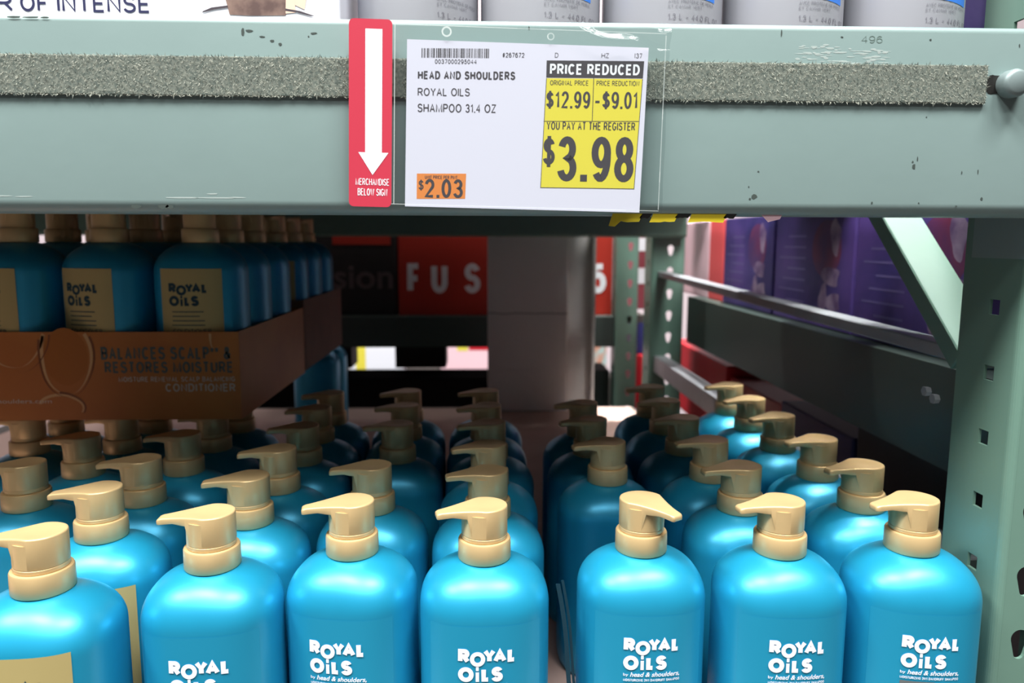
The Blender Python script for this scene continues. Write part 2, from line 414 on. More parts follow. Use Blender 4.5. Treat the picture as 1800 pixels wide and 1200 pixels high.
# paint chips and scuffs on the beam face
bm = bmesh.new(); rc = random.Random(3)
def chip(bm, x, h, w_, hh, d=50.485, n=7):
    pts = []
    for i in range(n):
        t = 2*PI*i/n; r = .6+.5*rc.random(); pts.append((x+w_*r*math.cos(t), h+hh*r*math.sin(t)))
    poly(bm, pts, lambda a, c: P(a, d, c))
for x, h, a, c in ((-15.2, 13.0, .12, .35), (-14.8, 13.1, .25, .1), (-14.0, 12.75, .2, .06), (-13.4, 12.5, .2, .08), (-12.9, 12.3, .12, .1), (-10.8, 13.0, .25, .07), (-11.1, 12.8, .06, .06),
                   (18.0, 2.95, .2, .18), (17.7, 2.8, .08, .08), (18.2, 4.6, .07, .07), (17.6, 3.6, .05, .08), (28.7, 5.0, .12, .2), (28.9, 5.5, .06, .2), (28.6, 5.3, .08, .08), (33.5, 2.9, .1, .12),
                   (19.3, 13.4, .06, .25), (23.3, 13.2, .12, .06), (29.2, 13.1, .1, .07), (35.2, 12.8, .06, .14), (26.0, 2.6, .08, .1), (29.2, 2.6, .06, .06), (31.8, 2.4, .1, .06), (2.9, 13.5, .05, .12),
                   (33.1, 4.7, .05, .2), (32.0, 4.6, .05, .14), (29.3, 8.2, .06, .05)):
    chip(bm, x, h, a, c)
for x in (-22.5, -20.8, -20.4): chip(bm, x, 2.15, .35, .18, 50.55)
for x, a in ((-29.2, .5), (-28.2, .7), (-27.4, .3)): chip(bm, x, 13.72, a, .07, 50.45)
o = new('paint_chip', bm, CHIP, beam); o['label'] = 'small dark chips in the green paint'; o['kind'] = 'stuff'
bm = bmesh.new()
for k in range(70):
    x = 20.3+6.3*rc.random(); h = 12.9-.08*(x-20)-1.1*rc.random()
    chip(bm, x, h, .12+.4*rc.random(), .02+.06*rc.random(), 50.488-rc.random()*.003)
for x, h, l in ((-31, 2.75, 1.0), (-29.6, 2.72, .8), (-19.5, 2.7, 1.2), (-17.4, 2.7, 1.6), (-16, 2.72, .8), (-17.6, 2.95, .5), (10, 2.2, .4)):
    chip(bm, x, h, l, .05)
o = new('scuff', bm, SCUFF, beam); o['label'] = 'pale scuff marks on the paint'; o['kind'] = 'stuff'
bm = bmesh.new(); text(bm, '496', 24.6, 26.0, 12.85, 13.3, lambda x, h: P(x, 50.487, h), bold=-.012)
new('pencil_mark', bm, mat('pencil', (96, 118, 112), .7), beam)['label'] = 'faint handwritten 496'
# rear beam
bm = bmesh.new(); prof = rounded_profile(171.5, 174.8, .9, 13.98, .45, .85)
loft(bm, [[P(-110, d, h) for d, h in prof], [P(46, d, h) for d, h in prof]]); bmesh.ops.recalc_face_normals(bm, faces=bm.faces)
tag(sharp(new('shelf_beam', bm, POSTG)), 'dark rear shelf beam in shade above the pale grey box', 'shelf beam')

# ------------------------------------------------------------------ decks
bm = bmesh.new(); boxP(bm, -110, 38.2, 52.95, 171.4, 12.4, 13.93); boxP(bm, 38.2, 47.4, 98, 124, 12.4, 13.93); boxP(bm, 38.2, 47.4, 162, 171.4, 12.4, 13.93)  # short boards across the slot are added to keep light off the rear
dk = new('shelf_deck', bm, DECKM); tag(dk, 'upper shelf deck that carries the silver bottles and the white carton', 'shelf')
bm = bmesh.new(); boxP(bm, 47.45, 150, 52.95, 158, 12.4, 13.93); tag(new('shelf_deck', bm, DECKM), 'upper shelf deck of the neighbouring bay above the purple cartons', 'shelf')
bm = bmesh.new(); boxP(bm, -110, 38.2, 42, 190, -45.5, -42.3)
tag(new('shelf_deck', bm, DECKM), 'lower shelf deck under the pump bottles', 'shelf')
bm = bmesh.new(); boxP(bm, -105, 37.5, 44, 188, -42.28, -42.0)
tag(new('cardboard_sheet', bm, CARD), 'pinkish brown cardboard sheet lying under the pump bottles', 'cardboard')

# ------------------------------------------------------------------ felt strip
bm = bmesh.new(); rc = random.Random(5)
boxP(bm, -110, 33.1, 50.27, 50.49, 9.05, 11.5, .0008)
felt = new('felt_strip', bm, mat('green_felt', (124, 130, 120), .95, rgb2=(86, 97, 91), nscale=420))
tag(felt, 'fuzzy grey-green felt strip stuck along the shelf beam', 'felt strip')
bm = bmesh.new()
for k in range(17000):
    x = -34+67.1*rc.random(); h = 9.05+2.45*rc.random()
    if -8.3 < x < -5.2: continue
    base = Vector((x, 50.29, h)); a = rc.random()*2*PI; l = .1+.17*rc.random()
    if rc.random() < .06: base.z = rc.choice((9.07, 11.46))
    tip = base+Vector((math.cos(a)*l, -.03-.1*rc.random(), math.sin(a)*l)); wv = Vector((-math.sin(a), 0, math.cos(a)))*.022
    vs = [bm.verts.new(P(*p)) for p in (base-wv, base+wv, tip)]
    bm.faces.new(vs).material_index = 0 if rc.random() < .55 else (1 if rc.random() < .6 else 2)
fb = new('felt_fibres', bm, [mat('felt_fibre', (146, 152, 140), .95), mat('felt_fibre_dark', (72, 84, 80), .95), mat('felt_fibre_pale', (186, 188, 174), .95)], felt)
fb['kind'] = 'stuff'

# ------------------------------------------------------------------ price sign in its sleeve
SG = empty('sign_holder', P(-8.3, 49.75, 13.65)); SG.rotation_euler = (math.radians(-1.0), math.radians(1.25), 0)
tag(SG, 'clear vinyl sign holder with red arrow band hanging on the beam', 'sign holder')
def sl(x, y, off=0): return Vector((x*cm, -off*cm, y*cm))     # sign coordinates, cm from its top left
def sheet(bm, x0, x1, y0, y1, off, th=.03, rr=.35):
    pts = []
    for cx, cz, t0 in ((x1-rr, y1-rr, 0), (x0+rr, y1-rr, PI/2), (x0+rr, y0+rr, PI), (x1-rr, y0+rr, 1.5*PI)):
        for i in range(5):
            t = t0+PI/2*i/4; pts.append(sl(cx+rr*math.cos(t), cz+rr*math.sin(t), off))
    prism(bm, pts, (0, th*cm, 0))
bm = bmesh.new(); rect(bm, 2.5, 20.1, -11.45, .0, lambda x, y: sl(x, y, .14+.10*max(0, (y+2)/2)*max(0, x-11)/9), 0, 1)
bmesh.ops.subdivide_edges(bm, edges=bm.edges, cuts=56, use_grid_fill=True)
for v in bm.verts:
    x, y = v.co.x/cm, v.co.z/cm
    v.co.y = -(.14+.30*max(0, (y+2.2)/2.2)*max(0, (x-10)/10)*abs(math.sin(x*1.3))+.16*max(0, (x-17.6)/2.5)*math.sin(y*.8+1)**2+.15*min(1, max(0, (y+2.3)/1.5))*min(1, max(0, (x-12.5)/3))*(1+math.sin(5.2*y+1.1*x+.8*math.sin(1.7*x))))*cm
new('sleeve', bm, CLEAR, SG, True)['label'] = 'clear vinyl sleeve front'
bm = bmesh.new()
# welded rim, seam and hang hole
def ring(bm, x, y, r, t, off):
    loft(bm, [[sl(x+rr*math.cos(2*PI*i/20), y+rr*math.sin(2*PI*i/20), off) for i in range(20)] for rr in (r, r+t)], False, False)
ring(bm, 6.0, -.55, .22, .1, .16); ring(bm, 12.55, -.62, .16, .07, .16)
for a in ((2.75, 2.8, -11.3, -.1), (19.85, 19.9, -11.2, -.3), (2.6, 19.9, -.22, -.18), (2.6, 19.9, -11.3, -11.26)):
    rect(bm, *a, lambda x, y: sl(x, y, .15))
new('sleeve_rim', bm, mat('vinyl_edge', (226, 234, 232), .3, alpha=.55), SG)
bm = bmesh.new(); sheet(bm, -.08, 2.62, -11.5, .05, .17, .06, .3)
rd = new('red_band', bm, RED, SG); rd['label'] = 'red band with white down arrow'
bm = bmesh.new()
rect(bm, .95, 2.0, -8.1, -.55, lambda x, y: sl(x, y, .185))
poly(bm, [(.52, -8.1), (1.42, -9.5), (2.42, -8.1)], lambda x, y: sl(x, y, .185))
new('arrow', bm, WHITE_INK, rd)
bm = bmesh.new(); f_ = lambda x, y: sl(x, y, .186)
text(bm, 'MERCHANDISE', .35, 2.48, -10.15, -9.72, f_, -.012); text(bm, 'BELOW SIGN', .48, 2.36, -10.8, -10.35, f_, -.008)
new('lettering', bm, WHITE_INK, rd)
# card
PC = empty('price_card', P(-4.8, 49.72, 12.52)); PC.rotation_euler = (math.radians(-1.0), math.radians(1.25), 0)
tag(PC, 'white paper price card with yellow and orange panels inside the clear holder', 'price card')
CW, CH = 15.3, 10.35
bm = bmesh.new(); prism(bm, [sl(0, 0), sl(CW, 0), sl(CW-.15, -CH), sl(-.05, -CH)], (0, .0002, 0))
cardm = new('card', bm, PAPER, PC)
def px(u, v):          # a place on the card, read off a 418 x 289 grid
    return (u-718)/418*CW, -(v-72-(u-718)*.028*(1-(v-72)/500))/289*CH
def cf(off): return lambda x, y: sl(*px(x, y), off)
def ct(bm, s, x0, x1, yb, yt, bold=.0, off=.012, sh=0):
    text(bm, s, x0, x1, yb, yt, cf(off), bold, sh)
bm = bmesh.new()
for a, c in (((958, 134), (1127, 326)),):
    poly(bm, [(959, 136), (1128, 136), (1121, 325), (954, 325)], cf(.006))
new('yellow_panel', bm, YELLOW, cardm)
bm = bmesh.new(); poly(bm, [(959, 106), (1129, 106), (1128, 135), (959, 135)], cf(.007)); new('black_banner', bm, BLACK_INK, cardm)
bm = bmesh.new(); poly(bm, [(737, 303), (823, 302), (822, 346), (737, 347.5)], cf(.006)); new('orange_panel', bm, ORANGE, cardm)
bm = bmesh.new(); rb = random.Random(11); x = 743
while x < 859:
    w_ = rb.choice((.8, .8, 1.2, 1.6, 2.4)); rect(bm, x, min(x+w_, 860), 87, 103, cf(.006)); x += w_+rb.choice((.8, 1.2, 1.6, 2.2))
new('barcode', bm, BLACK_INK, cardm)
bm = bmesh.new(); rect(bm, 1041.3, 1042.5, 135, 209, cf(.009)); poly(bm, [(956.5, 209), (1124, 207.5), (1124, 208.7), (956.5, 210.2)], cf(.009))
for q in ([(959, 136), (960, 136), (955, 325), (954, 325)], [(1127, 136), (1128, 136), (1121, 325), (1120, 325)], [(954, 324), (1121, 324), (1121, 325), (954, 325)]): poly(bm, q, cf(.009))
new('rule_line', bm, BLACK_INK, cardm)
bm = bmesh.new()
ct(bm, '0037000295044', 766, 838, 113, 105.5); ct(bm, '#267672', 882, 920, 101.5, 93.5)
ct(bm, 'HEAD AND SHOULDERS', 737, 905, 139.5, 125.5, .03); ct(bm, 'ROYAL OILS', 737, 827, 168, 154.5); ct(bm, 'SHAMPOO 31.4 OZ', 737, 873, 196, 181.5)
ct(bm, 'D', 973, 979, 101, 93, -.01); ct(bm, 'HZ', 1054, 1067, 101, 93, -.01); ct(bm, '(37', 1112, 1125, 101, 93, -.01)
ct(bm, 'ORIGINAL PRICE', 966, 1033, 148, 139.5); ct(bm, 'PRICE REDUCTION', 1047, 1122, 148, 139.5)
ct(bm, '$12.99', 960, 1037, 187, 158, .006); ct(bm, '-$9.01', 1044, 1121, 187, 158, .006)
ct(bm, 'YOU PAY AT THE REGISTER', 962, 1118, 224, 210, .006)
ct(bm, '$', 957, 978, 287, 236, .0); ct(bm, '3.98', 983, 1118, 313, 235, .014)
ct(bm, 'UNIT PRICE PER PINT', 751, 808, 312, 306, .01); ct(bm, '$', 740, 749, 332, 314, .0); ct(bm, '2.03', 751, 818, 345, 312, .014)
new('black_lettering', bm, BLACK_INK, cardm)
bm = bmesh.new(); ct(bm, 'PRICE REDUCED', 965, 1122, 130, 111.5, .03); new('white_lettering', bm, WHITE_INK, cardm)

# yellow tape scraps under the beam
bm = bmesh.new(); rc = random.Random(9)
for k, (x0, x1) in enumerate(((8.35, 10.4), (10.4, 11.1), (11.1, 12.8), (12.8, 13.7), (13.7, 16.1), (16.1, 16.8))):
    pts = [(x0+.3, 1.95), (x1+.3, 1.95)]
    n = 5; pts += [(x1-(x1-x0)*i/n, 1.34+.1*rc.random()-(.28 if k == 0 and i > 3 else 0)-(.1 if k % 2 == 0 else -.15)) for i in range(n+1)]
    prism(bm, [P(x, 50.9, h) for x, h in pts], (0, .0003, 0), k % 2)
tag(new('warning_tape', bm, [TAPE_Y, TAPE_B]), 'torn yellow and black warning tape under the beam below the sign', 'tape')
bm = bmesh.new(); prism(bm, [P(18.6, 51, 1.9), P(20.2, 51, 1.9), P(20.0, 51, 1.5), P(19.2, 51, 1.3)], (0, .0003, 0))
tag(new('paper_scrap', bm, PINKWHITE), 'small pale pink paper scrap stuck under the beam right of the tape', 'paper scrap')

# ------------------------------------------------------------------ pump bottles
A, B_, NN = 4.85, 4.2, 2.6
Z_SH, Z_TOP = 15.3, 18.84      # shoulder start, top of the dome (cm above base)
def sup(a, b_, n, z, N=64):
    out = []
    for i in range(N):
        t = 2*PI*i/N; c, s = math.cos(t), math.sin(t)
        out.append(Vector((a*math.copysign(abs(c)**(2/n), c), b_*math.copysign(abs(s)**(2/n), s), z))*cm)
    return out
def body_mesh():
    bm = bmesh.new(); rings = []
    for z, s in ((0, .86), (.12, .92), (.5, .965), (1.2, .982), (4, .99), (8, .99), (12, .99)): rings.append(sup(A*s, B_*s, NN, z))
    h = Z_TOP-Z_SH
    for k in range(0, 25):
        t = k/24*PI/2; zz = math.sin(t)**(2/2.2); ss = math.cos(t)**(2/2.2) if k < 24 else 0
        if ss < .3: break
        n = NN+(2-NN)*min(1, max(0, (1-ss)/.6))
        rings.append(sup(A*ss*.99, B_*ss*.99, n, Z_SH+h*zz))
    loft(bm, rings)
    me = bpy.data.meshes.new('body'); bm.to_mesh(me); bm.free(); return me
def front_y(x, off=.05, s=.99): return -B_*s*max(0, 1-abs(x/(A*s))**NN)**(1/NN)-off
def collar_mesh():
    bm = bmesh.new(); lathe(bm, [(1.9, 0), (1.97, .1), (1.95, 1.42), (1.9, 1.53), (1.8, 1.56), (1.62, 1.56), (1.62, 1.2)], 44)
    for v in bm.verts: v.co *= cm
    me = bpy.data.meshes.new('collar'); bm.to_mesh(me); bm.free(); return me
def outline(k=1.0, N=72):
    """plan of the pump top: a disc of radius 1.74 running out into a tapering spout towards -x"""
    pts = []; R_, L, wt = 1.71, 3.62, .5
    for i in range(N):
        t = 2*PI*i/N; c, s = math.cos(t), math.sin(t)
        if c > -.15: p = (R_*c, R_*s)
        else:
            u = min(1, (-c-.15)/.85)              # 0 at the shoulder, 1 at the tip
            uu = u**1.25
            x = -R_*.15-(L-R_*.15)*min(1, uu*1.12)
            base = R_*.985
            yw = wt+(base-wt)*(1-min(1, uu*1.12))**1.55
            tip = min(1, max(0, (uu*1.12-1)/.12))
            yw *= (1-tip)
            p = (x, math.copysign(yw, s))
        pts.append(p)
    return [(x*k, y*k) for x, y in pts]
def head_mesh():
    bm = bmesh.new()
    lathe(bm, [(1.5, 1.1), (1.6, 1.58), (1.7, 1.6), (1.71, 1.66), (1.7, 1.86), (1.675, 1.88), (1.675, 1.92), (1.7, 1.94), (1.70, 3.6)], 44)
    o = outline()
    def zt(x, y, k):   # top surface: shallow dish, spout drooping to the tip
        z = 4.05-.10*math.exp(-((x/1.1)**2+(y/1.1)**2))*1.0
        if x < -.6: z -= .11*(-x-.6)**1.15*.85
        return z
    def zb(x): return 3.35+.12*max(0, -x-1.7)-(.05*max(0, -x-2.8)) if x < -.4 else 3.3
    rings = []
    top = []
    for k in (0, .15, .3, .45, .6, .75, .88, .95): top.append([Vector((x*k, y*k, zt(x*k, y*k, k))) for x, y in o])
    e1 = [Vector((x*.985, y*.985, zt(x, y, 1)-.035)) for x, y in o]
    e2 = [Vector((x, y, zt(x, y, 1)-.12)) for x, y in o]
    def low(x, y):
        z = min(zb(x), zt(x, y, 1)-.42); q = min(1, max(0, (x+1.5)/.35)); return z-(z-1.95)*q*q*(3-2*q)
    e3 = [Vector((x, y, low(x, y)+.06)) for x, y in o]
    e4 = [Vector((x*.99, y*.985, low(x, y))) for x, y in o]
    e5 = [Vector((x*.3, y*.3, 3.3 if x < -.9 else 1.95)) for x, y in o]
    loft(bm, top+[e1, e2, e3, e4, e5], False, True)
    bmesh.ops.remove_doubles(bm, verts=bm.verts, dist=1e-4)
    for v in bm.verts: v.co *= cm
    bmesh.ops.recalc_face_normals(bm, faces=bm.faces)
    me = bpy.data.meshes.new('pump_head'); bm.to_mesh(me); bm.free(); return me
def patch(x0, x1, z0, z1, off, nx=16):
    bm = bmesh.new(); cols = []
    for i in range(nx+1):
        x = x0+(x1-x0)*i/nx; cols.append([bm.verts.new(Vector((x, front_y(x, off), z))*cm) for z in (z0, z1)])
    for a, c in zip(cols[:-1], cols[1:]): bm.faces.new((a[0], c[0], c[1], a[1]))
    return bm
bend = lambda off: (lambda x, z: Vector((x, front_y(x, off), z))*cm)
def lettering_mesh(gold=False):
    bm = bmesh.new(); g = bend(.08)
    z = 12.55 if not gold else 13.3; x = -1.95 if not gold else -2.3
    text(bm, 'R', x, x+.84, z, z+1.08, g, .085); text(bm, 'O', x+.84, x+1.92, z-.24, z+.86, g, .07)
    rect(bm, x+1.26, x+1.46, z-.56, z-.27, g)
    text(bm, 'Y', x+1.76, x+2.66, z, z+1.08, g, .085); text(bm, 'A', x+2.48, x+3.42, z, z+1.08, g, .085); text(bm, 'L', x+3.48, x+4.12, z, z+1.08, g, .085)
    text(bm, 'O', x, x+1.1, z-1.4, z-.28, g, .08); rect(bm, x+1.24, x+1.48, z-1.38, z-.66, g); text(bm, 'L', x+1.64, x+2.28, z-1.38, z-.3, g, .085); text(bm, 'S', x+2.34, x+3.16, z-1.4, z-.28, g, .08)
    if not gold:
        text(bm, 'by', x+.02, x+.38, z-1.94, z-1.66, g, .01); text(bm, 'head & shoulders,', x+.5, x+4.15, z-1.98, z-1.56, g, .02, .25)
        text(bm, 'MOISTURIZING 2IN1 DANDRUFF SHAMPOO', x+.02, x+4.15, z-2.28, z-2.08, g, .02)
    else:
        for k, (a, c) in enumerate(((.3, 3.6), (.3, 3.2), (.3, 3.7), (.2, 3.7))):
            rect(bm, x+a, x+c, z-2.05-.48*k, z-1.95-.48*k, g, 0, 4)
        text(bm, 'CONDITIONER', x+.3, x+4.3, z-4.3, z-3.85, g, .01)
    me = bpy.data.meshes.new('lettering'); bm.to_mesh(me); bm.free(); return me
def mk(bm, n): me = bpy.data.meshes.new(n); bm.to_mesh(me); bm.free(); return me
ME = {}
def prep(name, me, m, smooth=True, ang=None):
    me.materials.append(m); 
    if smooth:
        for p in me.polygons: p.use_smooth = True
    if ang:
        b = bmesh.new(); b.from_mesh(me)
        for e in b.edges: e.smooth = not (len(e.link_faces) == 2 and e.calc_face_angle(0) > math.radians(ang))
        b.to_mesh(me); b.free()
    ME[name] = me
prep('body', body_mesh(), BLUE); prep('collar', collar_mesh(), GOLD, True, 40); prep('pump_head', head_mesh(), GOLD, True, 48)
prep('label', mk(patch(-3.9, 3.9, 3.5, 15.25, .025), 'label'), LABEL_FILM); prep('gold_label', mk(patch(-3.2, 3.2, 3.5, 15.9, .06), 'gold_label'), GOLD_LABEL)
prep('lettering', lettering_mesh(), WHITE_INK, False); prep('gold_lettering', lettering_mesh(True), TEAL_INK, False)
prep('ink_block', mk(patch(-1.9, .5, 8.2, 10.1, .06), 'ink_block'), GREY_INK)
Z_COL = 18.62
def part(name, key, parent, loc=None, rz=0, label=None):
    o = bpy.data.objects.new(name, ME[key]); COL.objects.link(o); o.parent = parent
    if loc: o.location = loc
    o.rotation_euler = (0, 0, rz)
    if label: o['label'] = label
    return o
def copy_tree(o, parent=None):
    c = o.copy(); COL.objects.link(c)
    if parent is not None: c.parent = parent
    for ch in list(o.children): copy_tree(ch, c)
    return c
def make_bottle(kind):
    t = empty('pump_bottle', (0, 0, 0))
    part('body', 'body', t); part('collar', 'collar', t, (0, 0, Z_COL*cm)); part('pump_head', 'pump_head', t, (0, 0, Z_COL*cm))
    if kind == 'white':
        l = part('label', 'label', t, label='clear blue label with white lettering'); part('lettering', 'lettering', l); part('ink_block', 'ink_block', l)
    if kind == 'gold':
        l = part('label', 'gold_label', t, label='gold label'); part('lettering', 'gold_lettering', l)
    return t
PROTO = {}
def bottle(kind, X, D, base, yaw_deg, pump_deg, label, group):
    if kind not in PROTO: PROTO[kind] = o = make_bottle(kind)
    else: o = copy_tree(PROTO[kind])
    o.location = P(X, D, base); o.rotation_euler = (0, 0, math.radians(yaw_deg))
    for ch in o.children:
        if ch.name.startswith('pump_head'): ch.rotation_euler = (0, 0, math.radians(pump_deg-yaw_deg))
    o.name = 'pump_bottle'
    tag(o, label, 'bottle', group)
    return o
BASE = -23.26-Z_COL            # collar foot at eye height minus 23.26 cm
SHELF = -42.0
COLS = {
 'column beside the green post': [(32.9, 54.5), (33.4, 63.4), (33.4, 72.2), (33.3, 82.3), (33.4, 91.6), (33.7, 100.6)],
 'second column from the green post': [(22.5, 54.3), (22.5, 63.3), (22.4, 72.0), (22.2, 81.4), (22.4, 90.5), (22.6, 99.4)],
 'third column from the green post': [(12.0, 55.0), None, (12.1, 71.5), (11.8, 81.0), (12.0, 89.4)],
 'first column left of the gap': [(0.0, 53.9), (.3, 62.4), (.4, 70.8), (.6, 79.7), (.3, 88.1), (.2, 97.0)],
 'second column left of the gap': [(-10., 55.1), (-9.8, 64.2), None, (-9.3, 79.3), (-9.4, 88.4), (-9.9, 97.0)],
 'third column left of the gap': [(-19.7, 53.0), (-19.6, 61.4), (-19.4, 69.8), (-19.2, 78.7), (-19.6, 87.4), (-19.7, 96.0)],
 'fourth column left of the gap': [(-29.8, 49.6), (-30.4, 58.7), (-30.7, 66.7), (-30.5, 75.6), (-30.5, 84.1), (-30.4, 92.6)],
 'fifth column left of the gap': [None, None, (-40.3, 65.7), (-40.2, 75.0), (-40.4, 83.7), (-40.6, 92.6)],
 'sixth column left of the gap': [None, None, None, None, (-50.2, 83.1), (-51.0, 92.0)],
}
FRONT = {0: (-7, 10), 1: (-1, 10), 2: (0, 124), 3: (1, 12), 4: (-9, 10), 5: (2, 4), 6: (168, 8)}
NTH = ['front', 'second', 'third', 'fourth', 'fifth', 'sixth']
FRONT_LABEL = [
 'front-row blue bottle with white lettering beside the right green post',
 'front-row blue bottle with white lettering, second from the right green post',
 'front-row blue bottle whose gold spout points towards the viewer, unlike the rest',
 'front-row blue bottle with white lettering just left of the gap in the row',
 'front-row blue bottle with white lettering, second left of the gap',
 'front-row blue bottle with white lettering, third left of the gap',
 'nearest blue bottle with gold label facing out, cut by the left picture edge']
rb = random.Random(21)
for ci, (cname, L) in enumerate(COLS.items()):
    real = 0
    first = True
    for ri, q in enumerate(L):
        if q is None: continue
        real += 1
        if ri == 0:
            kind = 'gold' if ci == 6 else 'white'; yw, pu = FRONT[ci]; lab = FRONT_LABEL[ci]
            if ci == 6: yw = 3
        elif ci == 6 and ri == 1:
            kind, yw, pu = 'gold', 10, 8; lab = 'blue bottle with a gold label strip, second in the fourth column left of gap'
        else:
            kind, yw, pu = 'plain', rb.uniform(-4, 4), rb.uniform(5, 13)
            where = ('%s from front' % NTH[real-1])
            if ci >= 7: where = ['nearest showing', 'second showing', 'third showing', 'fourth showing'][real-1]
            lab = 'blue bottle with gold pump, %s, %s' % (where, cname)
        bottle(kind, q[0], q[1], SHELF, yw, pu, lab, 'blue pump bottles standing on the lower shelf')

bm = bmesh.new()
for x0, d0, x1, d1, w_ in ((5.35, 52.2, 6.5, 51.6, .16), (5.75, 52.8, 6.9, 52.2, .10)):
    n = 30; L = []
    for i in range(n+1):
        u = i/n; c = Vector((x0+(x1-x0)*u+.12*math.sin(5*u), d0+(d1-d0)*u, -24.8-9.0*u)); L.append((c-Vector((w_, .05, 0)), c+Vector((w_, -.05, 0))))
    for (a, b2), (c, d2) in zip(L[:-1], L[1:]): bm.faces.new([bm.verts.new(P(*q)) for q in (a, b2, d2, c)])
bmesh.ops.remove_doubles(bm, verts=bm.verts, dist=1e-5)
o = new('plastic_film', bm, mat('dark_film', (12, 48, 62), .45), None, False); o.modifiers.new('film', 'SOLIDIFY').thickness = .0006
tag(o, 'torn strip of dark glossy film hanging in the gap of the front row', 'plastic film')
for d, lab in ((163.0, 'blue bottle deep in shade behind the rear tray, nearer of the two there'), (171.6, 'blue bottle deep in shade behind the rear tray, farther of the two there')):
    bottle('plain', -36.2, d, SHELF, 0, 10, lab, 'blue pump bottles standing on the lower shelf')

# ------------------------------------------------------------------ conditioner trays resting on the pumps
TZ = SHELF+Z_COL+4.07
def tray(x0, x1, d0, d1, hh, label, printed, m):
    bm = bmesh.new(); t = .35
    boxP(bm, x0, x1, d0, d1, TZ, TZ+t); boxP(bm, x0, x1, d0, d0+t, TZ+t, TZ+hh); boxP(bm, x0, x1, d1-t, d1, TZ+t, TZ+hh)
    boxP(bm, x0, x0+t, d0+t, d1-t, TZ+t, TZ+hh); boxP(bm, x1-t, x1, d0+t, d1-t, TZ+t, TZ+hh)
    o = new('display_tray', bm, m); tag(o, label, 'tray'); return o
tr1 = tray(-57.2, -26.3, 81.3, 110.5, 9.55, 'copper printed cardboard tray of gold-labelled bottles resting on the pumps', True, COPPER)
pf = lambda off: (lambda x, h: P(x, 81.3-off, h))
bm = bmesh.new()
text(bm, 'BALANCES SCALP** &', -40.9, -27.2, -12.75, -11.35, pf(.03), .03); text(bm, 'RESTORES MOISTURE', -40.6, -27.0, -14.2, -12.95, pf(.03), .03)
new('lettering', bm, mat('slate_ink', (84, 96, 92), .6), tr1)
bm = bmesh.new()
text(bm, 'MOISTURE RENEWAL SCALP BALANCING', -39.2, -26.85, -15.15, -14.6, pf(.03), .02); text(bm, 'CONDITIONER', -34.3, -26.85, -16.25, -15.35, pf(.03), .03)
text(bm, 'headandshoulders.com', -56, -46.4, -17.45, -17.0, pf(.03), .0)
new('white_lettering', bm, mat('cream_ink', (206, 196, 180), .6), tr1)
def drop(bm, cx, ch, rx, rh, w_, n=28, t0=0, t1=2*PI, off=.02):
    pts = []
    for i in range(n+1):
        t = t0+(t1-t0)*i/n; wob = 1+.05*math.sin(3*t+1)
        pts.append((cx+rx*math.cos(t)*wob, ch+rh*math.sin(t), cx+(rx-w_*abs(math.sin(t*.5+.7)))*math.cos(t)*wob, ch+(rh-w_*abs(math.sin(t*.5+.7)))*math.sin(t)))
    for a, c in zip(pts[:-1], pts[1:]):
        if max(a[1], c[1], a[3], c[3]) > TZ+9.5: continue
        bm.faces.new([bm.verts.new(pf(off)(*q)) for q in ((a[0], a[1]), (c[0], c[1]), (c[2], c[3]), (a[2], a[3]))])
PALE_OIL, DARK_OIL = mat('pale_oil_print', (206, 164, 112), .5), mat('dark_oil_print', (124, 70, 34), .5)
for m_, args, kw in ((PALE_OIL, (-44.6, -12.3, 2.75, 4.2, .45), dict(t0=PI*.75, t1=2.2*PI)), (PALE_OIL, (-50.0, -10.0, 3.2, 3.6, .5), dict(t0=PI, t1=2.15*PI)), (PALE_OIL, (-45.5, -18.0, 2.4, 1.6, .3), dict(t0=-.3, t1=PI*.9)),
        (PALE_OIL, (-28.9, -10.2, .55, 1.4, .35), dict(t0=PI*.6, t1=1.45*PI)), (DARK_OIL, (-44.6, -12.3, 3.0, 4.5, .3), dict(t0=PI*.55, t1=2.35*PI, off=.025)), (DARK_OIL, (-45.5, -18.0, 2.6, 1.8, .25), dict(t0=-.3, t1=.5*PI, off=.025)),
        (DARK_OIL, (-49.6, -10.2, 3.4, 3.9, .3), dict(t0=1.5*PI, t1=2.3*PI, off=.025))):
    bm = bmesh.new(); drop(bm, *args, **kw); new('oil_drop', bm, m_, tr1)
bm = bmesh.new(); poly(bm, [(-44.6+2.35*math.cos(2*PI*i/24), -12.4+3.1*math.sin(2*PI*i/24)) for i in range(24)], pf(.015))
new('oil_drop', bm, mat('amber_oil_print', (168, 100, 32), .4), tr1)
CX = [-31.5, -41.4, -51.3]; RD = [86.0, 95.0, 104.4]
CN = ['beside its right wall', 'in its middle column', 'in its left column']
for i, x in enumerate(CX):
    for j, d in enumerate(RD):
        lab = 'gold-labelled blue bottle in the copper tray, %s row %s' % (['front', 'middle', 'back'][j], CN[i])
        bottle('gold', x, d, TZ+.35, [2, -17, -18][i]+rb.uniform(-3, 3)*(j > 0), rb.uniform(60, 130), lab, 'gold-labelled bottles in the copper tray')
tr2 = tray(-57.2, -26.6, 112.2, 141.5, 10.5, 'brown cardboard tray in shade behind the copper tray', False, BROWN_BOARD)
for j, d in enumerate([117.0, 126.5, 136]):
    bottle('gold', -31.8, d, TZ+.35, [8, 0, 4][j], 90, 'gold-labelled blue bottle in the shaded rear tray, %s along its right wall' % ['first', 'second', 'third'][j], 'gold-labelled bottles in the rear tray')

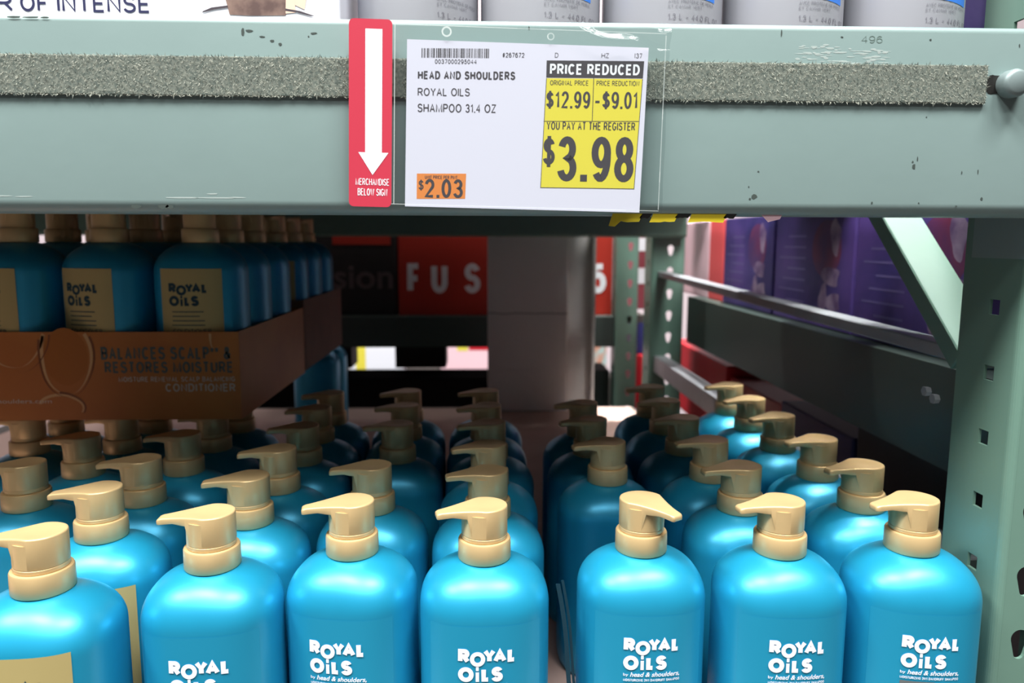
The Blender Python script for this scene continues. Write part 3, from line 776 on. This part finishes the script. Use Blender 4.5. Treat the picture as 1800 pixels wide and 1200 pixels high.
# ------------------------------------------------------------------ pale grey box at the back
bm = bmesh.new(); boxP(bm, .9, 20.4, 183.2, 187.5, -42, 13.8, .003); boxP(bm, 20.4, 26.6, 186.2, 187.5, -42, 13.8); boxP(bm, 26.6, 27.2, 183.2, 187.5, -42, 13.8)
gb = new('cardboard_box', bm, GREY_BOX); tag(gb, 'tall pale grey box standing at the back of the shelf behind the gap', 'box')
bm = bmesh.new(); r_ = random.Random(2); pts = []
for i in range(13): pts.append((.95+19.4*i/12, -17.55+.25*(r_.random()-.5)))
for a, c in zip(pts[:-1], pts[1:]): bm.faces.new([bm.verts.new(P(x, 183.15, h)) for x, h in ((a[0], a[1]-.12), (c[0], c[1]-.12), (c[0], c[1]+.12), (a[0], a[1]+.12))])
new('crease', bm, mat('crease_grey', (110, 110, 110), .9), gb)

# ------------------------------------------------------------------ rack behind
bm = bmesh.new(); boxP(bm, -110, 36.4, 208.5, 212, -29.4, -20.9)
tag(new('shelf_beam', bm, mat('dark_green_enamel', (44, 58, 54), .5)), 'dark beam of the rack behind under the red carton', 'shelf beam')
bm = bmesh.new(); boxP(bm, -110, 46, 212.2, 300, -23, -20.9); tag(new('shelf_deck', bm, DECKM), 'deck of the rack behind carrying the red carton', 'shelf')
def carton(name, x0, x1, d0, d1, h0, h1, m, label, cat='carton', group=None, bev=.003):
    bm = bmesh.new(); boxP(bm, x0, x1, d0, d1, h0, h1, bev); return tag(new(name, bm, m), label, cat, group)
rcb = carton('carton', -24, 36.3, 213, 245, -20.9, 6, RED_CARTON, 'large red carton with white capital lettering in the rack behind')
bm = bmesh.new(); 
for c_, a, e in (('F', -21.5, -17.6), ('U', -14.8, -10.2), ('S', -5.6, -1.0), ('I', 4.6, 5.8), ('O', 12, 17), ('N', 21.4, 26), ('5', 30.0, 34.6)): text(bm, c_, a, e, -14.7, -6.3, lambda x, h: P(x, 212.95, h), .035)
new('lettering', bm, WHITE_INK, rcb)
bcb = carton('carton', -58, -24.6, 213, 245, -20.9, 6, BLACK_CARTON, 'black carton with dim grey lettering left of the red carton')
bm = bmesh.new(); text(bm, 'fusion', -50, -25.5, -13.5, -6.5, lambda x, h: P(x, 212.95, h), .02); new('lettering', bm, mat('dim_ink', (92, 78, 80), .6), bcb)
bm = bmesh.new(); rect(bm, -42, -26, -1.2, 1.5, lambda x, h: P(x, 212.95, h)); new('printed_stripe', bm, RED_CARTON, bcb)
carton('carton', -90, 2, 213, 230, -80, -39.2, mat('matte_black_board', (20, 17, 18), 1, spec=.05), 'long black carton low in the rack behind, under its shelf')
carton('carton', -27.5, -11.8, 232, 243, -39.2, -23.1, DARK, 'small black carton between the two bright packs far behind')
carton('carton', -75, -40.8, 232, 243, -39.2, -23.1, DARK, 'black carton left of the bright packs, low in the rack behind')
bm = bmesh.new(); boxP(bm, -110, 60, 340, 400, -150, -62); tag(new('display_plinth', bm, DECKM), 'low dark plinth across the next aisle under the bright packs', 'plinth')
pk = carton('pack', -62, -37.5, 346, 360, -62, -44, WHITE_BOX, 'bright white pack glimpsed far behind, left of the small black carton', 'pack')
bm = bmesh.new(); rect(bm, -59, -54.5, -60, -45, lambda x, h: P(x, 345.9, h)); new('printed_stripe', bm, YELLOW, pk)
pk = carton('pack', -20, 12, 346, 360, -62, -44, PINKWHITE, 'pink and red pack glimpsed far behind, left of the grey box', 'pack')
bm = bmesh.new(); rect(bm, -7, 9, -50.2, -46, lambda x, h: P(x, 345.9, h)); new('printed_stripe', bm, CRIMSON, pk)
bm = bmesh.new(); rect(bm, -12.5, -7.5, -50.5, -46, lambda x, h: P(x, 345.9, h)); new('printed_stripe', bm, YELLOW, pk)
pk = carton('pack', 50, 57, 346, 356, -62, -36, mat('teal_pack', (150, 190, 190), .5, rgb2=(190, 120, 90), nscale=30), 'small mottled pack far behind, between the grey box and the dark upright', 'pack')
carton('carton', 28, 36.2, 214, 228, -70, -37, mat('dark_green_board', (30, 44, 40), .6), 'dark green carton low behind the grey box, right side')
pk = carton('carton', 46.5, 56.5, 232, 262, -20.9, 5, MAROON, 'maroon carton with white patches between the two dark uprights')
bm = bmesh.new(); rect(bm, 46.8, 51, -13, -8.2, lambda x, h: P(x, 231.95, h)); rect(bm, 46.8, 50, -3, 1, lambda x, h: P(x, 231.95, h)); new('printed_stripe', bm, WHITE_INK, pk)
carton('carton', 44.4, 48.6, 220, 236, -50, -33.5, CRIMSON, 'crimson pack low between the two dark uprights')
carton('carton', 45.2, 48.4, 222, 240, -33.4, -23.2, NAVY_CARTON, 'narrow navy carton on the crimson pack between the dark uprights')

# ------------------------------------------------------------------ neighbouring bay on the right
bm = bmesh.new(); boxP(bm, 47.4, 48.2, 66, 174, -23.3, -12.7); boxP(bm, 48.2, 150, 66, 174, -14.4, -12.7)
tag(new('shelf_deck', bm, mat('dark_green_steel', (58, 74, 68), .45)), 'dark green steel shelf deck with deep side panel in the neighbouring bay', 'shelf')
def pbox(d0, d1, label, m=PURPLE, h1=4.6, art=True, x0=50.0):
    o = carton('carton', x0, 78, d0, d1, -12.7, h1, m, label, group='cartons on the neighbouring shelf')
    if art:
        sd = lambda off: (lambda d, h: P(x0-off, d, h))
        L = d1-d0
        bm = bmesh.new(); poly(bm, [(d0+L*(.30+.17*math.cos(2*PI*i/24)), -1.0+4.2*math.sin(2*PI*i/24)) for i in range(24)], sd(.02)); new('printed_disc', bm, mat('red_glow_print', (112, 44, 76), .5, rgb2=(70, 44, 96), nscale=16), o)
        bm = bmesh.new()
        for q, (u, h, ru, rh) in enumerate(((.20, .6, .055, 2.6), (.23, -5.0, .10, 1.6), (.19, -8.6, .08, 1.5), (.31, -8.2, .05, 2.2))):
            poly(bm, [(d0+L*(u+ru*(1+.25*math.sin(3*t+q))*math.cos(t)), h+rh*(1+.2*math.sin(2*t+q))*math.sin(t)) for t in [2*PI*i/20 for i in range(20)]], sd(.03+.004*q))
        new('printed_figure', bm, mat('pale_print', (150, 132, 156), .5, rgb2=(90, 66, 108), nscale=30), o)
        bm = bmesh.new()
        for k in range(7): rect(bm, d0+L*.55, d0+L*(.8+.12*((k*5) % 3)/2), -9.5+1.7*k, -9.2+1.7*k, sd(.03))
        new('printed_line', bm, mat('lilac_print', (98, 88, 140), .5), o)
    return o
pbox(129.5, 156.5, 'farther purple printed carton, next to the coral carton')
pbox(101, 128.8, 'middle purple printed carton on the neighbouring shelf')
pbox(73, 100.3, 'nearest purple printed carton, seen behind the diagonal brace')
pbox(157, 167, 'narrow coral red carton beyond the purple cartons', CORAL, art=False)
pbox(167.5, 192, 'pale pink carton at the far end of the neighbouring shelf', PINKWHITE, art=False)
bm = bmesh.new(); boxP(bm, 48, 150, 66, 174, -45, -42.3); tag(new('shelf_deck', bm, DECKM), 'low deck of the neighbouring bay under the red cartons', 'shelf')
carton('carton', 50, 74, 152, 196, -42.3, -25.5, CRIMSON, 'far red carton low in the neighbouring bay', group='red cartons low in the neighbouring bay')
carton('carton', 50.5, 78, 124, 151, -42.3, -27.5, mat('dark_red_carton', (170, 24, 36), .5), 'nearer red carton low in the neighbouring bay', group='red cartons low in the neighbouring bay')
carton('carton', 50, 78, 98, 123, -42.3, -26.5, NAVY_CARTON, 'dark navy carton low in the neighbouring bay')
carton('carton', 50, 78, 66, 97, -42.3, -24, BLACK_CARTON, 'added black carton darkening the neighbouring bay behind the green post')  # made-up carton, black to stand in for the dark bay interior

# ------------------------------------------------------------------ upper shelf goods
UP = 13.95
SB = [(-4.9, 60), (4.3, 60), (13.55, 60), (22.75, 60), (31.95, 60)]
def silver_proto():
    t = empty('silver_bottle', (0, 0, 0)); R_ = 4.5
    bm = bmesh.new(); lathe(bm, [(4.1, 0), (4.4, .12), (R_, .5), (R_, 18), (4.3, 19), (3.6, 20), (2.2, 20.8), (1.9, 21)], 56)
    for v in bm.verts: v.co *= cm
    sharp(new('body', bm, SILVER, t), 50)
    bm = bmesh.new(); lathe(bm, [(1.9, 21), (1.9, 23), (1.2, 23.2), (1.2, 25)], 32)
    for v in bm.verts: v.co *= cm
    sharp(new('cap', bm, SILVER, t), 40)
    cyl = lambda off: (lambda x, z: Vector(((R_+off)*math.sin(x/R_), -(R_+off)*math.cos(x/R_), z))*cm)
    bm = bmesh.new(); g = cyl(.03)
    text(bm, '1.3 L - 44.0 FL OZ', -.2, 4.2, 1.6, 2.0, g, .0)
    text(bm, 'AVEC PROTEINE DE PERLE', -.2, 3.6, 2.72, 2.95, g, -.01); text(bm, 'ET CAVIAR VERT', -.2, 2.4, 2.38, 2.6, g, -.01)
    new('lettering', bm, mat('grey_ink', (112, 112, 122), .6), t)
    return t
pro = silver_proto()
bm = bmesh.new()
_c = lambda x, z: Vector((4.53*math.sin(x/4.5), -4.53*math.cos(x/4.5), z))*cm
SL = ['silver grey bottle on the upper shelf directly beside the white carton', 'silver grey bottle on the upper shelf, second from the white carton',
      'silver grey bottle on the upper shelf, third from the white carton', 'silver grey bottle on the upper shelf, second from the purple pack', 'silver grey bottle on the upper shelf directly beside the purple pack']
for i, (x, d) in enumerate(SB):
    o = pro if i == 0 else copy_tree(pro)
    o.location = P(x, d, UP); o.rotation_euler = (0, 0, math.radians([24, 2, -4, -2, -2][i])); tag(o, SL[i], 'bottle', 'silver bottles on the upper shelf')
    if i >= 1:
        bm = bmesh.new()
        n = 6; top = [(-.2+3.9*k/n, 9.5) for k in range(n+1)]; bot = [(-.2+3.9*k/n, 3.3-.25*(k/n)) for k in range(n, -1, -1)]
        for k in range(n): bm.faces.new([bm.verts.new(_c(*q)) for q in (bot[n-k], bot[n-k-1], top[k+1], top[k])])
        new('blue_label', bm, BLUE_INK, o)
pp = carton('pack', 37.2, 40.6, 62, 70, UP, UP+16, mat('violet_carton', (70, 58, 124), .5, rgb2=(112, 96, 158), nscale=18), 'narrow violet pack on the upper shelf between silver bottle and green post', 'pack')
wb = carton('carton', -60, -9.9, 55, 78, UP, UP+18, WHITE_BOX, 'white carton with navy lettering on the upper shelf', bev=.002)
bm = bmesh.new(); g = lambda x, h: P(x, 54.97, h)
for s, a, c in (('R', -32.95, -31.9), ('OF', -31.4, -29.55), ('INTENSE', -28.95, -22.75)): text(bm, s, a, c, 15.33, 16.45, g, .012)
text(bm, 'POWE', -38.2, -33.2, 15.33, 16.45, g, .012)
new('lettering', bm, NAVY_INK, wb)
bm = bmesh.new()
poly(bm, [(-17.4, 15.3), (-16, 15.25), (-13.6, 15.3), (-13.2, 16.5), (-13.4, 19), (-17.6, 19), (-17.7, 16.6)], g)
new('hair_picture', bm, BONE, wb)
bm = bmesh.new(); poly(bm, [(-13.6, 15.42), (-12.9, 15.5), (-13.1, 19), (-13.4, 19)], lambda x, h: P(x, 54.96, h)); poly(bm, [(-13.2, 16.1), (-12.3, 15.7), (-12.1, 16.6), (-13, 19)], lambda x, h: P(x, 54.965, h)); new('skin_picture', bm, SKIN_INK, wb)
HAIRM = mat('dark_hair_print', (60, 52, 60), .6)
for pts in ([(-13.6, 15.75), (-12.6, 15.6), (-11.6, 15.28), (-11.9, 15.28), (-12.8, 15.5), (-13.6, 15.6)], [(-17.5, 15.9), (-18.6, 15.75), (-19.2, 15.5), (-19.25, 15.4), (-18.4, 15.62), (-17.5, 15.75)]):
    bm = bmesh.new(); poly(bm, pts, lambda x, h: P(x, 54.955, h))
    new('hair_strand', bm, HAIRM, wb)
# unseen blocker added over the flue to shade the left of the red carton
carton('carton', -110, 27.6, 172, 211.6, 14.0, 20, DARK, 'unseen light blocker overhanging the rear of the upper shelf')
carton('carton', 36.0, 64, 197, 207.6, 14.0, 40, DARK, 'unseen light blocker over the flue, above the dark upright')  # second added blocker, keeps flue light off the rear upright
